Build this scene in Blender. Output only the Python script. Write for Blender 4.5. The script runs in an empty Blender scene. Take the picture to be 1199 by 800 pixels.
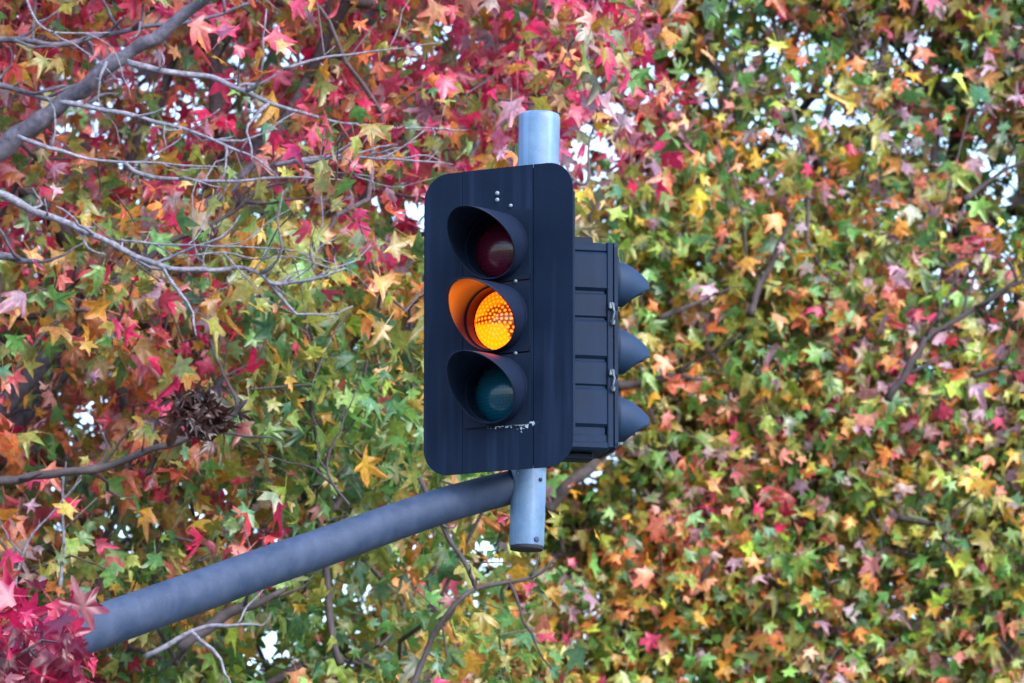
import bpy, math, random
import numpy as np
from mathutils import Vector, noise

random.seed(11)
rng = np.random.default_rng(7)
C = bpy.context.scene.collection
sc = bpy.context.scene
PI = math.pi
R = math.radians

# ------------------------------------------------------------------ camera geometry
F = 7207.0            # focal length in photo pixels (1199 wide): a long lens, about 216 mm
PITCH = R(10.0)
CAM = np.array([0.0, 0.0, 1.6])
FW = np.array([0, math.cos(PITCH), math.sin(PITCH)])
UP = np.array([0, -math.sin(PITCH), math.cos(PITCH)])


def P(px, py, Y):
    """world point seen at photo pixel (px, py), standing Y metres away along the ground"""
    d = FW + (px - 599.5) / F * np.array([1.0, 0, 0]) - (py - 400) / F * UP
    return CAM + d * (Y / d[1])


def proj(p):
    q = np.asarray(p) - CAM
    z = q @ FW
    return 599.5 + F * q[..., 0] / z, 400 - F * (q @ UP) / z


# ------------------------------------------------------------------ node helpers
def mat(name):
    m = bpy.data.materials.new(name)
    m.use_nodes = True
    nt = m.node_tree
    for n in list(nt.nodes):
        nt.nodes.remove(n)
    out = nt.nodes.new('ShaderNodeOutputMaterial')
    return m, nt, out


def N(nt, typ, **kw):
    n = nt.nodes.new(typ)
    for k, v in kw.items():
        if k in n.inputs:
            n.inputs[k].default_value = v
        else:
            setattr(n, k, v)
    return n


def L(nt, a, b):
    nt.links.new(a, b)


def math_n(nt, op, a, b=None, c=None, clamp=False):
    n = nt.nodes.new('ShaderNodeMath')
    n.operation = op
    n.use_clamp = clamp
    for i, v in enumerate((a, b, c)):
        if v is None:
            continue
        if isinstance(v, (int, float)):
            n.inputs[i].default_value = v
        else:
            nt.links.new(v, n.inputs[i])
    return n.outputs[0]


def mixc(nt, fac, a, b):
    n = nt.nodes.new('ShaderNodeMix')
    n.data_type = 'RGBA'
    for sock, v in ((n.inputs[0], fac), (n.inputs[6], a), (n.inputs[7], b)):
        if isinstance(v, (int, float)):
            sock.default_value = v
        elif isinstance(v, tuple):
            sock.default_value = v + (1,) if len(v) == 3 else v
        else:
            nt.links.new(v, sock)
    return n.outputs[2]


def ramp(nt, fac, stops):
    n = nt.nodes.new('ShaderNodeValToRGB')
    e = n.color_ramp.elements
    while len(e) < len(stops):
        e.new(0.5)
    for i, (p, c) in enumerate(stops):
        e[i].position = p
        e[i].color = c + (1,) if len(c) == 3 else c
    nt.links.new(fac, n.inputs[0])
    return n.outputs[0]


def paint(name, base, var, rough=0.5, spec=0.5, chips=None, streaks=0.0, bump=0.0, scale=6, metallic=0.0):
    """weathered paint: two tones mixed by noise, optional pale chips inside a box of object space, drip streaks"""
    m, nt, out = mat(name)
    tc = N(nt, 'ShaderNodeTexCoord')
    bs = N(nt, 'ShaderNodeBsdfPrincipled', Roughness=rough, Metallic=metallic)
    bs.inputs['Specular IOR Level'].default_value = spec
    n1 = N(nt, 'ShaderNodeTexNoise', Scale=scale, Detail=7.0, Roughness=0.65)
    L(nt, tc.outputs['Object'], n1.inputs['Vector'])
    f = ramp(nt, n1.outputs['Fac'], [(0.32, (0, 0, 0)), (0.7, (1, 1, 1))])
    col = mixc(nt, f, base, var)
    # fine dust speckle
    n2 = N(nt, 'ShaderNodeTexNoise', Scale=140.0, Detail=2.0)
    L(nt, tc.outputs['Object'], n2.inputs['Vector'])
    sp = ramp(nt, n2.outputs['Fac'], [(0.62, (0, 0, 0)), (0.8, (1, 1, 1))])
    col = mixc(nt, math_n(nt, 'MULTIPLY', sp, 0.25), col, tuple(min(1, v * 2.2 + 0.01) for v in var))
    if streaks:
        mp = N(nt, 'ShaderNodeMapping')
        mp.inputs['Scale'].default_value = (28, 28, 1.5)
        L(nt, tc.outputs['Object'], mp.inputs['Vector'])
        n3 = N(nt, 'ShaderNodeTexNoise', Scale=1.0, Detail=3.0)
        L(nt, mp.outputs[0], n3.inputs['Vector'])
        st = ramp(nt, n3.outputs['Fac'], [(0.5, (0, 0, 0)), (0.75, (1, 1, 1))])
        col = mixc(nt, math_n(nt, 'MULTIPLY', st, streaks), col, tuple(min(1, v * 1.9 + 0.006) for v in var))
    if chips:
        sx = N(nt, 'ShaderNodeSeparateXYZ')
        L(nt, tc.outputs['Object'], sx.inputs[0])
        tot = None
        for (cx, cz, wx, wz, th) in chips:
            dx = math_n(nt, 'DIVIDE', math_n(nt, 'ABSOLUTE', math_n(nt, 'SUBTRACT', sx.outputs['X'], cx)), wx)
            dz = math_n(nt, 'DIVIDE', math_n(nt, 'ABSOLUTE', math_n(nt, 'SUBTRACT', sx.outputs['Z'], cz)), wz)
            inside = math_n(nt, 'SUBTRACT', 1.0, math_n(nt, 'ADD', dx, dz), clamp=True)
            n4 = N(nt, 'ShaderNodeTexNoise', Scale=95.0, Detail=4.0)
            L(nt, tc.outputs['Object'], n4.inputs['Vector'])
            v = math_n(nt, 'ADD', n4.outputs['Fac'], math_n(nt, 'MULTIPLY', inside, 0.30))
            v = math_n(nt, 'MULTIPLY', math_n(nt, 'GREATER_THAN', v, th), math_n(nt, 'GREATER_THAN', inside, 0.01))
            tot = v if tot is None else math_n(nt, 'MAXIMUM', tot, v)
        col = mixc(nt, tot, col, (0.26, 0.34, 0.42))
    L(nt, col, bs.inputs['Base Color'])
    rr = math_n(nt, 'ADD', math_n(nt, 'MULTIPLY', n1.outputs['Fac'], 0.25), rough - 0.12)
    L(nt, rr, bs.inputs['Roughness'])
    if bump:
        b = N(nt, 'ShaderNodeBump', Strength=bump, Distance=0.002)
        n5 = N(nt, 'ShaderNodeTexNoise', Scale=60.0, Detail=4.0)
        L(nt, tc.outputs['Object'], n5.inputs['Vector'])
        L(nt, n5.outputs['Fac'], b.inputs['Height'])
        L(nt, b.outputs[0], bs.inputs['Normal'])
    L(nt, bs.outputs[0], out.inputs[0])
    return m


# ------------------------------------------------------------------ mesh helpers
class MB:
    def __init__(self):
        self.v, self.f, self.s = [], [], []

    def add(self, vs, fs, smooth=False):
        o = len(self.v)
        self.v += [tuple(map(float, p)) for p in vs]
        self.f += [tuple(i + o for i in f) for f in fs]
        self.s += [smooth] * len(fs)

    def prism(self, outline, y0, y1):
        """outline: list of (x, z) counter-clockwise seen from -y; solid between y0 (front) and y1 (back)"""
        n = len(outline)
        vs = [(x, y0, z) for x, z in outline] + [(x, y1, z) for x, z in outline]
        fs = [tuple(range(n)), tuple(range(2 * n - 1, n - 1, -1))]
        fs += [(i, i + n, (i + 1) % n + n, (i + 1) % n) for i in range(n)]
        self.add(vs, fs)

    def box(self, c, s, b=0.0):
        x, y, z = c
        hx, hy, hz = (k / 2 for k in s)
        if b <= 0:
            self.prism([(x - hx, z - hz), (x + hx, z - hz), (x + hx, z + hz), (x - hx, z + hz)], y - hy, y + hy)
            return
        # chamfered box : three stacked loops
        def loop(ins, yy):
            a, c2 = hx - ins, hz - ins
            k = b
            return [(x - a + k, yy, z - c2), (x + a - k, yy, z - c2), (x + a, yy, z - c2 + k), (x + a, yy, z + c2 - k),
                    (x + a - k, yy, z + c2), (x - a + k, yy, z + c2), (x - a, yy, z + c2 - k), (x - a, yy, z - c2 + k)]
        ls = [loop(b, y - hy), loop(0, y - hy + b), loop(0, y + hy - b), loop(b, y + hy)]
        vs = [p for l in ls for p in l]
        fs = [tuple(range(8)), tuple(range(31, 23, -1))]
        for k in range(3):
            for i in range(8):
                j = (i + 1) % 8
                fs.append((k * 8 + i, (k + 1) * 8 + i, (k + 1) * 8 + j, k * 8 + j))
        self.add(vs, fs)

    def lathe(self, prof, c=(0, 0, 0), axis='y', n=48, smooth=True, closed=False):
        """prof: list of (radius, along). axis y: along -> +y"""
        vs, fs = [], []
        for r, a in prof:
            for i in range(n):
                t = 2 * PI * i / n
                u, w = r * math.cos(t), r * math.sin(t)
                if axis == 'y':
                    vs.append((c[0] + u, c[1] + a, c[2] + w))
                else:
                    vs.append((c[0] + u, c[1] + w, c[2] + a))
        m = len(prof)
        for k in range(m if closed else m - 1):
            k2 = (k + 1) % m
            for i in range(n):
                j = (i + 1) % n
                fs.append((k * n + i, k * n + j, k2 * n + j, k2 * n + i))
        self.add(vs, fs, smooth)

    def tube(self, pts, rad, n=12, caps=True, smooth=True):
        pts = [np.array(p, float) for p in pts]
        m = len(pts)
        vs, fs = [], []
        ref = None
        for k in range(m):
            t = pts[min(k + 1, m - 1)] - pts[max(k - 1, 0)]
            t /= np.linalg.norm(t) + 1e-12
            if ref is None:
                ref = np.cross(t, [0.3, 0.2, 1.0])
                if np.linalg.norm(ref) < 1e-3:
                    ref = np.cross(t, [1.0, 0, 0])
            ref = ref - t * (ref @ t)
            ref /= np.linalg.norm(ref)
            b = np.cross(t, ref)
            r = rad[k] if hasattr(rad, '__len__') else rad
            for i in range(n):
                a = 2 * PI * i / n
                vs.append(pts[k] + r * (math.cos(a) * ref + math.sin(a) * b))
        for k in range(m - 1):
            for i in range(n):
                j = (i + 1) % n
                fs.append((k * n + i, k * n + j, (k + 1) * n + j, (k + 1) * n + i))
        self.add(vs, fs, smooth)
        if caps:
            o = len(self.v) - len(vs)
            self.f += [tuple(o + i for i in range(n - 1, -1, -1)), tuple(o + (m - 1) * n + i for i in range(n))]
            self.s += [False, False]

    def build(self, name, m, parent=None):
        me = bpy.data.meshes.new(name)
        me.from_pydata(self.v, [], self.f)
        me.polygons.foreach_set('use_smooth', self.s)
        me.materials.append(m)
        me.update()
        import bmesh
        bm = bmesh.new()
        bm.from_mesh(me)
        bmesh.ops.recalc_face_normals(bm, faces=bm.faces)
        bm.to_mesh(me)
        bm.free()
        o = bpy.data.objects.new(name, me)
        C.objects.link(o)
        if parent:
            o.parent = parent
        return o


def empty(name, loc, label, cat, group=None, rot=(0, 0, 0)):
    o = bpy.data.objects.new(name, None)
    C.objects.link(o)
    o.location = loc
    o.rotation_euler = rot
    o.empty_display_size = 0.2
    o['label'] = label
    o['category'] = cat
    if group:
        o['group'] = group
    return o


def structure(o):
    o['kind'] = 'structure'
    return o


def catmull(pts, sub=6):
    pts = [np.array(p, float) for p in pts]
    q = [2 * pts[0] - pts[1]] + pts + [2 * pts[-1] - pts[-2]]
    out = []
    for i in range(1, len(q) - 2):
        for k in range(sub):
            t = k / sub
            out.append(0.5 * ((2 * q[i]) + (-q[i - 1] + q[i + 1]) * t + (2 * q[i - 1] - 5 * q[i] + 4 * q[i + 1] - q[i + 2]) * t * t
                              + (-q[i - 1] + 3 * q[i] - 3 * q[i + 1] + q[i + 2]) * t ** 3))
    out.append(pts[-1])
    return out


# ------------------------------------------------------------------ world, sun, camera
SUN_EL, SUN_AZ = R(40), R(142)      # azimuth measured clockwise from +Y (away from the camera) towards +X
w = bpy.data.worlds.new("World")
sc.world = w
w.use_nodes = True
nt = w.node_tree
for n in list(nt.nodes):
    nt.nodes.remove(n)
sky = N(nt, 'ShaderNodeTexSky')
sky.sky_type = 'NISHITA'
sky.sun_disc = False
sky.sun_elevation = SUN_EL
sky.sun_rotation = SUN_AZ
sky.air_density = 1.0
sky.dust_density = 2.2
sky.ozone_density = 3.0
bg = N(nt, 'ShaderNodeBackground', Strength=0.15)
wo = N(nt, 'ShaderNodeOutputWorld')
L(nt, sky.outputs[0], bg.inputs[0])
L(nt, bg.outputs[0], wo.inputs[0])

sl = bpy.data.lights.new('sun', 'SUN')
sl.energy = 1.0
sl.angle = R(38)
sl.color = (1.0, 0.97, 0.94)
so = bpy.data.objects.new('sun', sl)
C.objects.link(so)
sd = Vector((math.cos(SUN_EL) * math.sin(SUN_AZ), math.cos(SUN_EL) * math.cos(SUN_AZ), math.sin(SUN_EL)))
so.rotation_euler = sd.to_track_quat('Z', 'Y').to_euler()
so.location = (8, 5, 20)

cd = bpy.data.cameras.new('camera')
cam = bpy.data.objects.new('camera', cd)
C.objects.link(cam)
cam.location = CAM
cam.rotation_euler = (PI / 2 + PITCH, 0, 0)
cd.sensor_width = 36.0
cd.lens = F / 1199 * 36.0
cd.clip_start = 0.5
cd.clip_end = 3000
cd.dof.use_dof = True
cd.dof.focus_distance = 20.3
cd.dof.aperture_fstop = 6.7
sc.camera = cam
sc.view_settings.view_transform = 'Standard'
sc.view_settings.look = 'None'
sc.view_settings.gamma = 1
sc.view_settings.exposure = 2.3
try:
    sc.cycles.max_bounces = 12
    sc.cycles.diffuse_bounces = 8
    sc.cycles.transmission_bounces = 4
    sc.cycles.use_denoising = True
except Exception:
    pass

# ------------------------------------------------------------------ materials
M_board = paint('black board paint', (0.0008, 0.0046, 0.0155), (0.0020, 0.0074, 0.0220), rough=0.6, spec=0.11, streaks=0.5,
                chips=[(0.03, -0.356, 0.12, 0.014, 0.70), (0.09, -0.352, 0.06, 0.032, 0.63)], bump=0.05)
M_head = paint('black lantern plastic', (0.0012, 0.0045, 0.0140), (0.0026, 0.0072, 0.020), rough=0.55, spec=0.13, bump=0.05,
               chips=[(0.05, 0.47, 0.03, 0.02, 0.75)])
M_side = paint('side-lit lantern plastic', (0.0012, 0.0076, 0.0235), (0.0032, 0.0122, 0.034), rough=0.6, spec=0.12, streaks=0.15, bump=0.05)  # lighter copy of the lantern plastic, with the side's light in its colour
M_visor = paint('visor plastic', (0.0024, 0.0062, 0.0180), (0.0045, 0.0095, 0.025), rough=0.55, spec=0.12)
M_visor_far = paint('side-lit visor plastic', (0.0040, 0.0165, 0.044), (0.0075, 0.0240, 0.058), rough=0.66, spec=0.2)  # lighter copy of the visor plastic: light from the right put into the colour
M_galv = paint('galvanised steel', (0.042, 0.095, 0.185), (0.095, 0.17, 0.28), rough=0.5, spec=0.4, streaks=0.45, bump=0.1, scale=9)
M_arm = paint('weathered grey arm steel', (0.008, 0.021, 0.052), (0.028, 0.043, 0.082), rough=0.68, spec=0.25, streaks=0.15, bump=0.2, scale=11)
M_dark = paint('dark tube interior', (0.015, 0.015, 0.02), (0.025, 0.025, 0.03), rough=0.8, spec=0.2)
M_bolt = paint('zinc bolt', (0.08, 0.11, 0.15), (0.16, 0.20, 0.25), rough=0.4, spec=0.6)
M_clip = paint('worn latch metal', (0.012, 0.024, 0.045), (0.10, 0.14, 0.17), rough=0.45, spec=0.4, scale=40)


def lens_dark(name, c1, c2):
    m, nt, out = mat(name)
    tc = N(nt, 'ShaderNodeTexCoord')
    vo = N(nt, 'ShaderNodeTexVoronoi', Scale=95.0, Randomness=0.15)
    mpz = N(nt, 'ShaderNodeMapping')
    mpz.inputs['Scale'].default_value = (1, 0, 1)
    L(nt, tc.outputs['Object'], mpz.inputs['Vector'])
    L(nt, mpz.outputs[0], vo.inputs['Vector'])
    f = ramp(nt, vo.outputs['Distance'], [(0.1, (0, 0, 0)), (0.6, (1, 1, 1))])
    bs = N(nt, 'ShaderNodeBsdfPrincipled', Roughness=0.2)
    L(nt, mixc(nt, f, c1, c2), bs.inputs['Base Color'])
    bs.inputs['Specular IOR Level'].default_value = 0.4
    bu = N(nt, 'ShaderNodeBump', Strength=0.12, Distance=0.002)
    L(nt, vo.outputs['Distance'], bu.inputs['Height'])
    L(nt, bu.outputs[0], bs.inputs['Normal'])
    L(nt, bs.outputs[0], out.inputs[0])
    return m


M_lens_red = lens_dark('red lens unlit', (0.080, 0.005, 0.020), (0.035, 0.003, 0.010))
M_lens_green = lens_dark('green lens unlit', (0.002, 0.066, 0.105), (0.002, 0.034, 0.062))


def lens_lit():
    m, nt, out = mat('amber lens lit')
    tc = N(nt, 'ShaderNodeTexCoord')
    sx = N(nt, 'ShaderNodeSeparateXYZ')
    L(nt, tc.outputs['Object'], sx.inputs[0])
    X, Z = sx.outputs['X'], sx.outputs['Z']
    Zc = math_n(nt, 'SUBTRACT', Z, 0.004)
    r = math_n(nt, 'SQRT', math_n(nt, 'ADD', math_n(nt, 'MULTIPLY', X, X), math_n(nt, 'MULTIPLY', Zc, Zc)))
    th = math_n(nt, 'ARCTAN2', Zc, X)
    ringf = math_n(nt, 'MULTIPLY', r, 64.0)
    ring = math_n(nt, 'FLOOR', ringf)
    cnt = math_n(nt, 'MULTIPLY_ADD', ring, 6.0, 5.0)           # cells round each ring, so every cell keeps its size
    cell = math_n(nt, 'MULTIPLY', math_n(nt, 'DIVIDE', th, 2 * PI), cnt)
    fu = math_n(nt, 'SUBTRACT', math_n(nt, 'FRACT', ringf), 0.5)
    fv = math_n(nt, 'SUBTRACT', math_n(nt, 'FRACT', cell), 0.5)
    d = math_n(nt, 'SQRT', math_n(nt, 'ADD', math_n(nt, 'MULTIPLY', fu, fu), math_n(nt, 'MULTIPLY', fv, fv)))
    dot = ramp(nt, d, [(0.22, (1, 1, 1)), (0.40, (0, 0, 0))])
    gap = ramp(nt, d, [(0.20, (0, 0, 0)), (0.36, (1, 1, 1))])
    # zone in which the dark prisms stand out: centre band and lower right
    def blob(cx, cz, ax, az):
        a = math_n(nt, 'DIVIDE', math_n(nt, 'SUBTRACT', X, cx), ax)
        b = math_n(nt, 'DIVIDE', math_n(nt, 'SUBTRACT', Z, cz), az)
        q = math_n(nt, 'ADD', math_n(nt, 'MULTIPLY', a, a), math_n(nt, 'MULTIPLY', b, b))
        return math_n(nt, 'SUBTRACT', 1.0, q, clamp=True)
    zone = math_n(nt, 'MAXIMUM', blob(0.02, 0.012, 0.085, 0.048), blob(0.07, -0.045, 0.04, 0.05))
    zone = math_n(nt, 'MAXIMUM', zone, math_n(nt, 'MULTIPLY', blob(-0.05, 0.0, 0.06, 0.02), 0.9))
    zone = math_n(nt, 'MULTIPLY', zone, 1.8, clamp=True)
    low = math_n(nt, 'LESS_THAN', Z, -0.018)
    keep = math_n(nt, 'SUBTRACT', 1.0, math_n(nt, 'MULTIPLY', low, math_n(nt, 'LESS_THAN', X, 0.025)))
    zone = math_n(nt, 'MULTIPLY', zone, keep)
    dark = math_n(nt, 'MULTIPLY', gap, zone)
    up_ = math_n(nt, 'MULTIPLY_ADD', Z, 8.0, 0.3, clamp=True)
    dark = math_n(nt, 'MAXIMUM', dark, math_n(nt, 'MULTIPLY', gap, math_n(nt, 'MULTIPLY_ADD', up_, 0.40, 0.32)))
    core = math_n(nt, 'MULTIPLY', blob(0.022, 0.010, 0.03, 0.022), 0.5)
    dark = math_n(nt, 'MAXIMUM', dark, math_n(nt, 'MULTIPLY', core, gap))
    up = math_n(nt, 'MULTIPLY_ADD', Z, 6.0, 0.42, clamp=True)
    col = mixc(nt, up, (1.0, 0.074, 0.0006), (1.0, 0.050, 0.0004))
    col = mixc(nt, dark, col, (0.020, 0.004, 0.0004))
    bs = N(nt, 'ShaderNodeBsdfPrincipled', Roughness=0.2)
    bs.inputs['Base Color'].default_value = (0.03, 0.008, 0.001, 1)
    L(nt, col, bs.inputs['Emission Color'])
    bs.inputs['Emission Strength'].default_value = AMBER
    L(nt, bs.outputs[0], out.inputs[0])
    return m


AMBER = 2.3
M_lens_amber = lens_lit()


def bark(name, c1, c2, sc_=18.0):
    m, nt, out = mat(name)
    tc = N(nt, 'ShaderNodeTexCoord')
    n1 = N(nt, 'ShaderNodeTexNoise', Scale=sc_, Detail=8.0, Roughness=0.7)
    L(nt, tc.outputs['Object'], n1.inputs['Vector'])
    f = ramp(nt, n1.outputs['Fac'], [(0.3, (0, 0, 0)), (0.68, (1, 1, 1))])
    bs = N(nt, 'ShaderNodeBsdfPrincipled', Roughness=0.85)
    bs.inputs['Specular IOR Level'].default_value = 0.25
    L(nt, mixc(nt, f, c1, c2), bs.inputs['Base Color'])
    bu = N(nt, 'ShaderNodeBump', Strength=0.6, Distance=0.01)
    L(nt, n1.outputs['Fac'], bu.inputs['Height'])
    L(nt, bu.outputs[0], bs.inputs['Normal'])
    L(nt, bs.outputs[0], out.inputs[0])
    return m


M_bark = bark('grey ridged bark', (0.022, 0.021, 0.032), (0.125, 0.12, 0.16), 26)
M_bark_dark = bark('dark bark', (0.022, 0.018, 0.022), (0.06, 0.05, 0.055))
M_twig = bark('twig bark', (0.045, 0.036, 0.042), (0.12, 0.10, 0.115), 60)
M_twig_pale = bark('pale grey twig bark', (0.045, 0.044, 0.058), (0.21, 0.21, 0.27), 45)


def leaf_mat(name, trans=0.5):
    m, nt, out = mat(name)
    at = N(nt, 'ShaderNodeAttribute')
    at.attribute_name = 'leaf_colour'
    tc = N(nt, 'ShaderNodeTexCoord')
    n1 = N(nt, 'ShaderNodeTexNoise', Scale=55.0, Detail=3.0)
    L(nt, tc.outputs['Object'], n1.inputs['Vector'])
    f = ramp(nt, n1.outputs['Fac'], [(0.35, (0.7, 0.7, 0.7)), (0.65, (1.18, 1.18, 1.18))])
    mu = N(nt, 'ShaderNodeMix', data_type='RGBA', blend_type='MULTIPLY')
    mu.inputs[0].default_value = 1.0
    L(nt, at.outputs['Color'], mu.inputs[6])
    L(nt, f, mu.inputs[7])
    bs = N(nt, 'ShaderNodeBsdfPrincipled', Roughness=0.36)
    bs.inputs['Specular IOR Level'].default_value = 0.75
    L(nt, mu.outputs[2], bs.inputs['Base Color'])
    tr = N(nt, 'ShaderNodeBsdfTranslucent')
    L(nt, mu.outputs[2], tr.inputs[0])
    mx = N(nt, 'ShaderNodeMixShader')
    mx.inputs[0].default_value = trans
    L(nt, bs.outputs[0], mx.inputs[1])
    L(nt, tr.outputs[0], mx.inputs[2])
    L(nt, mx.outputs[0], out.inputs[0])
    return m


M_leaf = leaf_mat('sweetgum leaves')

# ------------------------------------------------------------------ setting: ground, road, path
def sheet(name, x0, x1, y0, y1, z, m):
    b = MB()
    b.add([(x0, y0, z), (x1, y0, z), (x1, y1, z), (x0, y1, z)], [(0, 1, 2, 3)])
    return structure(b.build(name, m))


def ground_mat(name, c1, c2, s):
    m, nt, out = mat(name)
    tc = N(nt, 'ShaderNodeTexCoord')
    n1 = N(nt, 'ShaderNodeTexNoise', Scale=s, Detail=9.0, Roughness=0.7)
    L(nt, tc.outputs['Object'], n1.inputs['Vector'])
    f = ramp(nt, n1.outputs['Fac'], [(0.3, (0, 0, 0)), (0.7, (1, 1, 1))])
    bs = N(nt, 'ShaderNodeBsdfPrincipled', Roughness=0.9)
    L(nt, mixc(nt, f, c1, c2), bs.inputs['Base Color'])
    L(nt, bs.outputs[0], out.inputs[0])
    return m


sheet('ground', -1200, 1200, -1200, 1200, 0.0, ground_mat('grass and leaf litter', (0.04, 0.06, 0.02), (0.11, 0.09, 0.04), 3.0))
sheet('road', -1200, 1200, -8, 15.5, 0.004, ground_mat('asphalt', (0.040, 0.041, 0.044), (0.062, 0.062, 0.064), 9.0))
b = MB()
b.box((0, 15.62, 0.075), (400, 0.24, 0.15), 0.02)
structure(b.build('kerb', ground_mat('concrete kerb', (0.24, 0.23, 0.22), (0.34, 0.33, 0.31), 5.0)))
sheet('pavement', -200, 200, 15.75, 19.2, 0.10, ground_mat('concrete paving', (0.22, 0.21, 0.20), (0.33, 0.32, 0.30), 4.0))

# ------------------------------------------------------------------ signal mast
YP = 20.0
pole_lo = P(616.5, 640, YP)
pole_hi = P(632, 133, YP)
axis_dir = (pole_hi - pole_lo) / np.linalg.norm(pole_hi - pole_lo)
arm_px = [(608, 568, 20.03), (540, 586, 19.97), (480, 605, 19.89), (390, 637, 19.72), (300, 668, 19.55), (240, 690, 19.42), (125, 731, 19.18), (50, 759, 19.02)]
arm_pts = [P(*q) for q in arm_px]
last, prev = arm_pts[-1], arm_pts[-2]
dd = (last - prev) / np.linalg.norm(last - prev)
hd = np.array([dd[0], dd[1], 0]); hd /= np.linalg.norm(hd)
p = last.copy(); ang = math.atan2(-dd[2], np.linalg.norm(dd[:2])); tail = []
while ang < PI / 2 - 0.03:
    ang = min(PI / 2, ang + 0.085)
    p = p + 0.13 * (hd * math.cos(ang) - np.array([0, 0, 1.0]) * math.sin(ang))
    tail.append(p.copy())
foot = np.array([p[0], p[1], 0.112])
for k in range(1, 9):
    tail.append(p + (foot - p) * k / 8)
mast = empty('signal_mast', tuple(foot), 'weathered grey steel mast arm rising from lower left to an upright tube', 'mast arm')
mast_off = np.array(foot)
cl = catmull(arm_pts + tail, 4)
s_len = np.concatenate([[0], np.cumsum([np.linalg.norm(cl[i + 1] - cl[i]) for i in range(len(cl) - 1)])])
rad = [0.0545 + 0.0145 * min(s / 1.5, 1) ** 0.7 + 0.03 * max(0, (s - 1.5)) / (s_len[-1] - 1.5) for s in s_len]
b = MB()
b.tube([q - mast_off for q in cl], rad, n=40)
b.build('arm', M_arm, mast)


def hollow_tube(lo, hi, r, wall, m, name, parent, off, round_top=False):
    """steel tube with open lower end along lo -> hi"""
    ax = (hi - lo); h = np.linalg.norm(ax); ax = ax / h
    u = np.cross(ax, [0, 1, 0]); u /= np.linalg.norm(u); v = np.cross(ax, u)
    prof = [(r - wall, 0.10), (r - wall, 0.0), (r - 0.002, 0.0), (r, 0.003)]
    prof += [(r, h * k / 10) for k in range(1, 10)]
    if round_top:
        prof += [(r, h - 0.012), (r - 0.004, h - 0.004), (r - 0.013, h), (0.004, h + 0.004)]
    else:
        prof += [(r, h), (r - 0.003, h + 0.001), (0.004, h + 0.001)]
    n = 48; vs = []; fs = []
    for rr, a in prof:
        for i in range(n):
            t = 2 * PI * i / n
            vs.append(lo - off + ax * a + rr * (math.cos(t) * u + math.sin(t) * v))
    for k in range(len(prof) - 1):
        for i in range(n):
            j = (i + 1) % n
            fs.append((k * n + i, k * n + j, (k + 1) * n + j, (k + 1) * n + i))
    fs.append(tuple(range(n)))
    q = MB(); q.add(vs, fs, True)
    o = q.build(name, m, parent)
    o.data.polygons[len(fs) - 1].use_smooth = False
    return o


mid = pole_lo + (pole_hi - pole_lo) * 0.80
up_t = hollow_tube(pole_lo, mid + axis_dir * 0.02, 0.0575, 0.006, M_galv, 'upright_tube', mast, mast_off)
hollow_tube(mid, pole_hi, 0.0685, 0.006, M_galv, 'tube_cap', mast, mast_off, True)
b = MB()
pl = pole_lo - mast_off
b.tube([pl - axis_dir * 0.012, pl - axis_dir * 0.002, pl + axis_dir * 0.02], [0.0535, 0.0545, 0.0510], n=40)
b.build('tube_end_shade', M_dark, mast)  # dark disc added to stand for the shade inside the open tube end
# small holes and bolt low on the stub
a0 = arm_pts[0]; a1 = arm_pts[1]; ad = (a1 - a0) / np.linalg.norm(a1 - a0)

def stud(pos, nrm, r, h, m, name, parent, off):
    nrm = np.array(nrm, float); nrm /= np.linalg.norm(nrm)
    q = MB()
    q.tube([pos - off - nrm * 0.004, pos - off + nrm * h * 0.7, pos - off + nrm * h], [r, r, r * 0.6], n=8, smooth=False)
    return q.build(name, m, parent)


for (px, py, r, m, nm) in ((628, 634, 0.009, M_arm, 'bolt'), (632.5, 564, 0.0065, M_dark, 'bolt'), (606, 557, 0.006, M_clip, 'bolt')):
    q = P(px, py, YP)
    # push to the tube surface
    tt = ((q - pole_lo) @ axis_dir)
    axp = pole_lo + axis_dir * tt
    dx = q[0] - axp[0]
    dyy = -math.sqrt(max(0.0575 ** 2 - dx ** 2, 1e-5))
    stud(np.array([axp[0] + dx, axp[1] + dyy, q[2]]), (dx, dyy, 0), r, 0.006, m, nm, mast, mast_off)
b = MB()
b.box((0, 0, 0), (0.42, 0.42, 0.024), 0.004)
b.build('base_plate', M_galv, mast)
for sx_ in (-1, 1):
    for sy_ in (-1, 1):
        stud(foot + np.array([0.16 * sx_, 0.16 * sy_, 0.012]), (0, 0, 1), 0.018, 0.03, M_bolt, 'bolt', mast, mast_off)

# ------------------------------------------------------------------ traffic signals
SP = 0.2385          # lantern spacing
RL = 0.100           # lens radius


def rrect(w, h, r, n=8, corners=(1, 1, 1, 1), cx=0, cz=0):
    """rounded rectangle outline; corners = bl, br, tr, tl rounded?"""
    o = []
    for k, (sx_, sz_, a0_) in enumerate(((-1, -1, PI), (1, -1, 1.5 * PI), (1, 1, 0), (-1, 1, 0.5 * PI))):
        if corners[k]:
            for i in range(n + 1):
                a = a0_ + (PI / 2) * i / n
                o.append((cx + sx_ * (w / 2 - r) + r * math.cos(a), cz + sz_ * (h / 2 - r) + r * math.sin(a)))
        else:
            o.append((cx + sx_ * w / 2, cz + sz_ * h / 2))
    return o


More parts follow.
